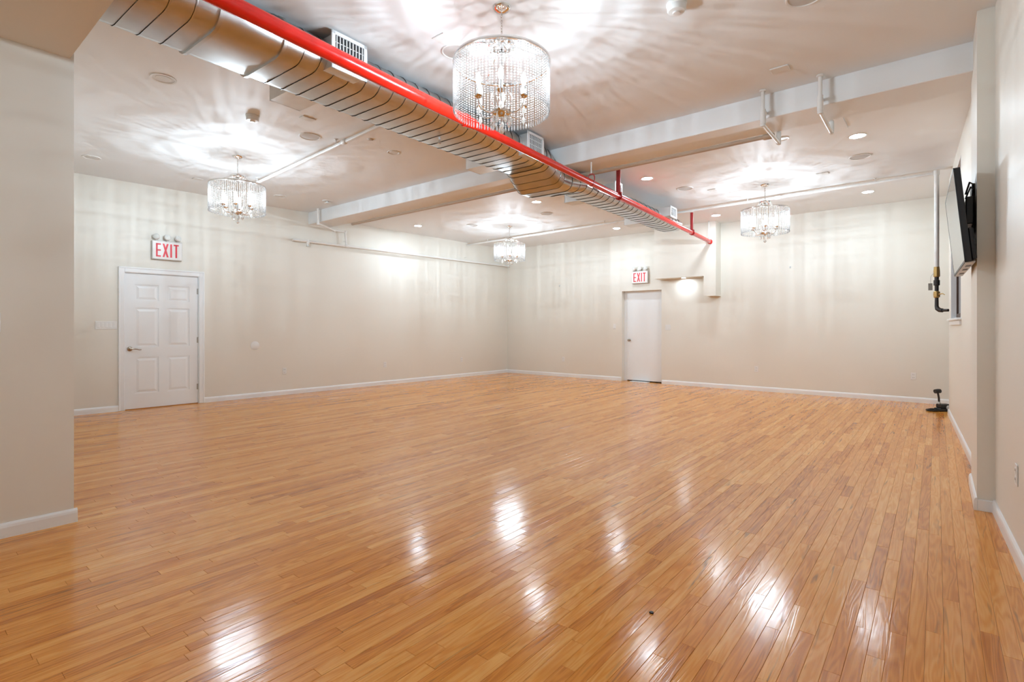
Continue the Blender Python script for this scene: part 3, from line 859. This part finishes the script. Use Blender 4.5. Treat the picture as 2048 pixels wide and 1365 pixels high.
# ------------------------------------------------------------------ recessed lights, speakers, detectors, plates
def downlight(p, lit, label, r=.085, group=None):
    t = thing('recessed_light', label, 'ceiling light', p, group=group or ('lit recessed ceiling lights' if lit else 'unlit recessed ceiling lights'))
    MB().lathe([(r * .80, .002), (r * .84, -.004), (r * .98, -.006), (r, -.002), (r, .0)], 36).build('trim_ring', 'offwhite', t)
    if lit:
        MB().lathe([(r * .82, -.001), (r * .4, -.003), (0, -.0035)], 32).build('lamp', 'lamp', t)
    else:
        MB().lathe([(r * .82, -.0015), (r * .62, -.0005), (r * .60, -.003), (0, -.004)], 32).build('lamp', 'lampoff', t)
    return t
for x, y, lab in ((-3.127, 6.830, 'lit recessed light behind the beam, right of the red pipe'),
                  (-.663, 6.741, 'lit recessed light nearest the pilaster, behind the beam'),
                  (-.814, 9.649, 'lit recessed light near the far right corner, beyond the white pipe'),
                  (-5.137, 6.966, 'lit recessed light just left of the duct bend'),
                  (-8.249, 7.098, 'lit recessed light close to the long left wall'),
                  (-5.220, 9.910, 'lit recessed light left of the duct end, near the back wall'),
                  (-3.176, 9.913, 'lit recessed light above the red pipe end by the stepped box')):
    downlight((x, y, CEIL_B), True, lab)
for x, y, lab in ((-5.153, 1.596, 'unlit recessed light nearest the dropped header'),
                  (-8.266, 1.770, 'unlit recessed light at the far left, by the near wall end'),
                  (-8.348, 4.248, 'unlit recessed light behind the door-side chandelier')):
    downlight((x, y, CEIL_A), False, lab, .098)
downlight((-5.159, 4.050, CEIL_A), False, 'small unlit recessed light between the duct and the branch pipe', .075)
downlight((-1.303, 6.279, CEIL_B - .0125), False, 'small unlit recessed light behind the white pipe loops', .065)
for x, y, lab in ((-3.05, -1.0, 'added unseen recessed fill light under the low ceiling behind the viewpoint, by the near wall end'), (-1.05, -1.0, 'added unseen recessed fill light under the low ceiling behind the viewpoint, by the right wall')):
    downlight((x, y, 2.93), True, lab)  # unseen lamps, added to brighten the near wall end and header
# lamp under the stepped box
p = on_back(4.88) + Vector((math.sin(A_BACK), -math.cos(A_BACK), 0)) * .15
o = downlight((p.x, p.y, 2.24), True, 'small lit lamp under the stepped box beside the exit door', .055, 'lamp under the box')
for c in o.children:
    if c.name.startswith('lamp'): c.data.materials[0] = emis('box_lamp_face', DOWN_COL, 95.0)

def speaker(p, label):
    r = .115
    t = thing('ceiling_speaker', label, 'speaker', p, group='round ceiling speakers')
    MB().lathe([(r * .86, -.003), (r * .90, -.009), (r * .97, -.009), (r, -.004), (r, 0)], 40).build('frame', 'offwhite', t)
    MB().lathe([(r * .88, -.004), (r * .4, -.007), (0, -.008)], 36).build('grille', 'mesh', t)
for x, y, z, lab in ((-5.451, 3.118, CEIL_A, 'round ceiling speaker between the left register box and the branch pipe'),
                     (-2.888, 2.868, CEIL_A, 'round ceiling speaker hidden partly behind the nearest chandelier'),
                     (-.658, 3.804, CEIL_A, 'round ceiling speaker cut by the top edge of the picture'),
                     (-.719, 7.573, CEIL_B, 'round ceiling speaker nearest the television'),
                     (-2.914, 7.682, CEIL_B, 'round ceiling speaker right of the red pipe, behind the beam'),
                     (-5.518, 7.790, CEIL_B, 'round ceiling speaker left of the duct, behind the beam'),
                     (-7.309, 7.725, CEIL_B, 'round ceiling speaker beside the farthest chandelier')):
    speaker((x, y, z), lab)

def detector(p, label, r=.062, m='offwhite'):
    t = thing('smoke_detector', label, 'smoke detector', p, group='smoke detectors')
    MB().lathe([(r * 1.05, 0), (r * 1.05, -.012), (r * .98, -.016)], 32).build('base', m, t)
    MB().lathe([(r * .96, -.014), (r * .97, -.040), (r * .86, -.052), (r * .40, -.056), (r * .36, -.064), (0, -.066)], 32).build('cover', m, t)
detector((-5.372, 2.448, CEIL_A), 'round smoke detector above the door-side chandelier')
detector((-1.333, 3.364, CEIL_A), 'round smoke detector at the top edge, right of the nearest chandelier')
t = thing('fire_sprinkler', 'white sprinkler head with flange in front of the beam end', 'sprinkler', (-8.022, 4.908, CEIL_A))
MB().lathe([(.085, 0), (.080, -.010), (.03, -.016), (0, -.016)], 28).build('flange', 'offwhite', t)
MB().lathe([(.018, -.014), (.018, -.03), (.05, -.036), (.05, -.046), (0, -.048)], 20).build('deflector', 'offwhite', t)
t = thing('fire_sprinkler', 'small recessed sprinkler cap between the branch pipe and the duct', 'sprinkler', (-5.00, 3.60, CEIL_A))
MB().lathe([(.036, 0), (.036, -.005), (.028, -.008)], 24).build('flange', 'offwhite', t)
MB().lathe([(.027, -.006), (.020, -.012), (0, -.013)], 20).build('deflector', 'baffle', t)

def ceil_plate(p, rz, w_, l_, label):
    t = thing('blank_plate', label, 'cover plate', p, rz, group='blank ceiling cover plates')
    MB().box(-w_ / 2, w_ / 2, -l_ / 2, l_ / 2, -.009, 0, bevel=.003).build('plate', 'offwhite', t, smooth=False)
    for s in (-1, 1):
        MB().lathe([(.004, -.009), (.003, -.0108), (0, -.011)], 10, (0, s * l_ * .3, 0)).build('screw', 'offwhite', t)
for x, y, z, w_, l_, lab in ((-2.830, 2.680, CEIL_A, .12, .12, 'square blank plate on the ceiling left of the nearest chandelier'),
                             (-1.005, 4.752, CEIL_A, .14, .10, 'blank plate on the ceiling before the white pipe loops'),
                             (-8.283, 2.993, CEIL_A, .10, .12, 'blank plate on the ceiling near the six-panel door'),
                             (-4.999, 2.832, CEIL_A, .09, .14, 'blank plate on the ceiling beside the left register box'),
                             (-1.191, 8.096, CEIL_B, .14, .10, 'blank plate on the ceiling right of the rear right chandelier'),
                             (-2.623, 8.028, CEIL_B, .12, .10, 'blank plate on the ceiling left of the rear right chandelier')):
    ceil_plate((x, y, z), 0, w_, l_, lab)
t = thing('ceiling_patch', 'rectangular raised patch panel behind the beam by the white pipe loop', 'panel', (-1.33, 6.02, CEIL_B))
MB().box(-.42, .62, -.36, .36, -.012, 0, bevel=.003).build('board', 'ceil', t, smooth=False)

# ------------------------------------------------------------------ wall plates
def outlet(p, a, label, grp='white duplex outlets'):
    t = thing('wall_outlet', label, 'outlet', p, a, group=grp)
    MB().box(-.036, .036, -.006, 0, -.058, .058, bevel=.003).build('plate', 'plate', t, smooth=False)
    for s in (-1, 1):
        r_ = MB().box(-.017, .017, -.0085, -.005, s * .024 - .015, s * .024 + .015, bevel=.003).build('socket', 'plate', t, smooth=False)
        MB().box(-.009, -.006, -.0088, -.008, s * .024 - .005, s * .024 + .007).box(.006, .009, -.0088, -.008, s * .024 - .004, s * .024 + .006).build('slot', 'slot', r_, smooth=False)
    return t
outlet(on_left(6.056, .43), A_LEFT, 'duplex outlet on the long wall nearest the six-panel door')
outlet(on_left(3.897, .425), A_LEFT, 'duplex outlet at the middle of the long wall')
outlet(on_left(1.683, .425), A_LEFT, 'duplex outlet on the long wall nearest the corner')
outlet(on_back(1.801, .428), A_BACK, 'duplex outlet on the back wall left of the flush door')
outlet(on_back(6.245, .417), A_BACK, 'duplex outlet on the back wall below the stepped box')
outlet(on_back(8.637, .426), A_BACK, 'duplex outlet on the back wall near the foot pedal')
outlet(on_right(5.70, .45), A_RIGHT, 'outlet on the near right wall at the picture edge')
def switches(p, a, n, label):
    t = thing('light_switch', label, 'switch', p, a, group='white wall switches')
    w_ = .036 + .023 * (n - 1)
    MB().box(-w_, w_, -.006, 0, -.058, .058, bevel=.003).build('plate', 'plate', t, smooth=False)
    for k in range(n):
        x = (k - (n - 1) / 2) * .046
        MB().box(x - .016, x + .016, -.009, -.005, -.033, .033, bevel=.002).build('rocker', 'plate', t, smooth=False)
switches(on_left(8.652, 1.255), A_LEFT, 5, 'wide gang of white switches left of the six-panel door')
switches(on_back(3.203, 1.24), A_BACK, 1, 'single white switch left of the flush door')
switches(on_back(4.478, 1.215), A_BACK, 2, 'double white switch right of the flush door')
switches((-4.244, .45, 1.262), R(90), 1, 'switch plate at the extreme left on the near wall end')
t = thing('round_plate', 'round white blank plate on the long wall right of the six-panel door', 'cover plate', on_left(6.575, .905), A_LEFT)
mt = Matrix.Rotation(R(90), 4, 'X')
MB().lathe([(.074, 0), (.074, .005), (.066, .009), (0, .010)], 36, mtx=mt).build('disc', 'plate', t)
MB().lathe([(.004, .009), (.003, .0115), (0, .012)], 10, mtx=mt).build('screw', 'plate', t)
for s, z, lab in ((1.69, 2.24, 'small picture hook high on the back wall left of the exit sign'), (6.83, 2.33, 'small screw hook on the back wall below the right chandelier')):
    t = thing('wall_hook', lab, 'hook', on_back(s, z), A_BACK)
    MB().box(-.016, .016, -.005, 0, -.02, .025, bevel=.002).build('back_plate', 'offwhite', t, smooth=False)
    MB().tube([(0, -.004, .012), (0, -.022, .008), (0, -.026, -.008), (0, -.016, -.016)], .004, 8).build('hook', 'steel', t)

# ------------------------------------------------------------------ exit signs
def exit_sign(p, a, W_, H_, label):
    t = thing('exit_sign', label, 'exit sign', p, a, group='exit signs with three lamp heads')
    T_ = .055
    MB().box(-W_ / 2, W_ / 2, -T_, 0, 0, H_, bevel=.004).build('housing', 'signside', t, smooth=False)
    MB().box(-W_ / 2 + .006, W_ / 2 - .006, -T_ - .003, -T_ + .001, .010, H_ - .006, bevel=.001).build('face_plate', 'signwhite', t, smooth=False)
    y0, y1 = -T_ - .005, -T_ - .0025
    z0, z1 = H_ * .14, H_ * .86
    hgt = z1 - z0
    lw_ = W_ * .175; gp = W_ * .055; st = W_ * .058; iw = st
    tot = lw_ * .92 + lw_ * 1.15 + iw + lw_ + gp * 3
    x = -tot / 2
    e = MB().box(x, x + st, y0, y1, z0, z1)
    for zz in (z0, (z0 + z1) / 2 - st / 2, z1 - st): e.box(x, x + lw_ * .92, y0, y1, zz, zz + st * .95)
    e.build('letter', 'signred', t, smooth=False)
    x += lw_ * .92 + gp
    wx = lw_ * 1.15
    X = MB().prism([(x, z0), (x + st * 1.05, z0), (x + wx, z1), (x + wx - st * 1.05, z1)], y0, y1)
    X.prism([(x + wx - st * 1.05, z0), (x + wx, z0), (x + st * 1.05, z1), (x, z1)], y0 + .0003, y1)
    X.build('letter', 'signred', t, smooth=False)
    x += wx + gp
    MB().box(x, x + iw, y0, y1, z0, z1).build('letter', 'signred', t, smooth=False)
    x += iw + gp
    MB().box(x, x + lw_, y0, y1, z1 - st * .95, z1).box(x + lw_ / 2 - st / 2, x + lw_ / 2 + st / 2, y0, y1, z0, z1).build('letter', 'signred', t, smooth=False)
    # three swivel lamp heads along the top
    for k in (-1, 0, 1):
        x = k * W_ * .36
        r = .046
        mt = Matrix.Translation((x, -T_ * .95, H_ + .058)) @ Matrix.Rotation(R(20 * k), 4, 'Z') @ Matrix.Rotation(R(78), 4, 'X')
        h = MB().lathe([(0, -.045), (r * .55, -.042), (r * .95, -.012), (r, .012), (r * .93, .020), (r * .88, .016)], 24, mtx=mt)
        h.tube([(x, -T_ * .5, H_ - .002), (x, -T_ * .5, H_ + .03)], .012, 10)
        hd = h.build('lamp_head', 'signwhite', t)
        MB().lathe([(r * .90, .015), (r * .6, .024), (0, .028)], 20, mtx=mt).build('lens', 'lens', hd)
    return t
exit_sign(on_left(7.905, 2.26), A_LEFT, .40, .285, 'exit sign with red letters above the six-panel door')
exit_sign(on_back(3.85, 2.185), A_BACK, .385, .27, 'exit sign with red letters above the flush door')

# ------------------------------------------------------------------ television and mount
tv = thing('television', 'flat black television tilted down on the pilaster at the right', 'television', (.136, 5.195, 1.665), 0)
tv.rotation_euler = (0, R(-5.4), R(1.28))
# local: screen looks to -x, width along y, height along z
TW, TH = 1.25, .635
MB().box(0, .032, -TW / 2, TW / 2, 0, TH, bevel=.004).box(.030, .062, -TW / 2 + .03, TW / 2 - .03, .012, .23, bevel=.010).build('case', 'tvside', tv, smooth=False)
MB().box(-.004, .002, -TW / 2 + .008, TW / 2 - .008, .016, TH - .008).build('screen', 'screen', tv, smooth=False)
bz = MB().box(-.005, .003, -TW / 2, TW / 2, 0, .016, bevel=.001).box(-.005, .003, -TW / 2, TW / 2, TH - .008, TH, bevel=.001)
bz.box(-.005, .003, -TW / 2, -TW / 2 + .008, 0, TH, bevel=.001).box(-.005, .003, TW / 2 - .008, TW / 2, 0, TH, bevel=.001)
bz.build('bezel', 'tvside', tv, smooth=False)
MB().box(.000, .050, -TW / 2 + .01, TW / 2 - .01, -.006, .001, bevel=.002).build('bottom_strip', 'silver', tv, smooth=False)
for y in (-.42, -.12, .25):
    MB().box(.012, .040, y, y + .12, -.008, -.005).build('vent', 'black', tv, smooth=False)
mnt = thing('tv_mount', 'black metal arm mount holding the television to the pilaster', 'mount', (.212, 5.1, 1.80))
MB().box(-.016, 0, -.14, .14, .11, .46, bevel=.003).build('wall_plate', 'black', mnt, smooth=False)
MB().box(-.054, -.012, -.30, .10, .15, .34, bevel=.006).build('tilt_head', 'black', mnt, smooth=False)
MB().tube([(-.055, -.28, .36), (-.035, -.33, .43), (-.012, -.20, .44), (-.01, -.12, .38)], .006, 8).build('cable', 'black', mnt)
MB().tube([(-.055, -.27, .33), (-.03, -.32, .40), (-.016, -.24, .40), (-.012, -.13, .42)], .005, 8).build('cable', 'black', mnt)

# ------------------------------------------------------------------ foot pedal in the corner and a crumb on the floor
pd = thing('drum_pedal', 'black metal foot pedal with upright beater in the far right corner', 'pedal', (.03, 9.85, 0), R(38))
MB().box(-.02, .155, -.055, .075, 0, .045, bevel=.008).box(.0, .15, -.05, .07, .045, .105, bevel=.012).build('body', 'black', pd, smooth=False)
MB().tube([(-.02, -.05, .02), (-.10, -.055, .016), (-.15, -.03, .014), (-.16, .01, .014), (-.14, .05, .014), (-.08, .075, .016), (-.02, .07, .02)], .013, 10).build('footplate_hoop', 'rubber', pd)
MB().box(-.12, .0, -.035, .05, .006, .02, bevel=.004, mtx=Matrix.Rotation(R(-8), 4, 'Y')).build('footboard', 'rubber', pd, smooth=False)
MB().lathe([(0, 0), (.032, 0), (.032, .014), (.024, .024), (0, .026)], 20, mtx=Matrix.Translation((.09, -.054, .06)) @ Matrix.Rotation(R(90), 4, 'X')).build('silver_knob', 'silver', pd)
MB().tube([(.015, .02, .10), (.012, .02, .19), (-.002, .02, .26)], .013, 10).build('beater_rod', 'iron', pd)
MB().tube([(-.045, .02, .285), (-.005, .02, .29), (.03, .02, .292)], [.030, .033, .030], 16).build('beater_head', 'rubber', pd)
MB().tube([(.0, .02, .10), (.02, .02, .125)], .022, 10).build('socket', 'silver', pd)
cb = MB().prism([(-.008, -.006), (.004, -.009), (.011, -.002), (.007, .007), (-.005, .006)], 0.0002, .005, axis='z')
o = cb.build('floor_crumb', 'black', smooth=False)
o.location = (-.956, 2.132, .001)
tag(o, 'tiny dark chip lying alone on the near floor', 'debris')
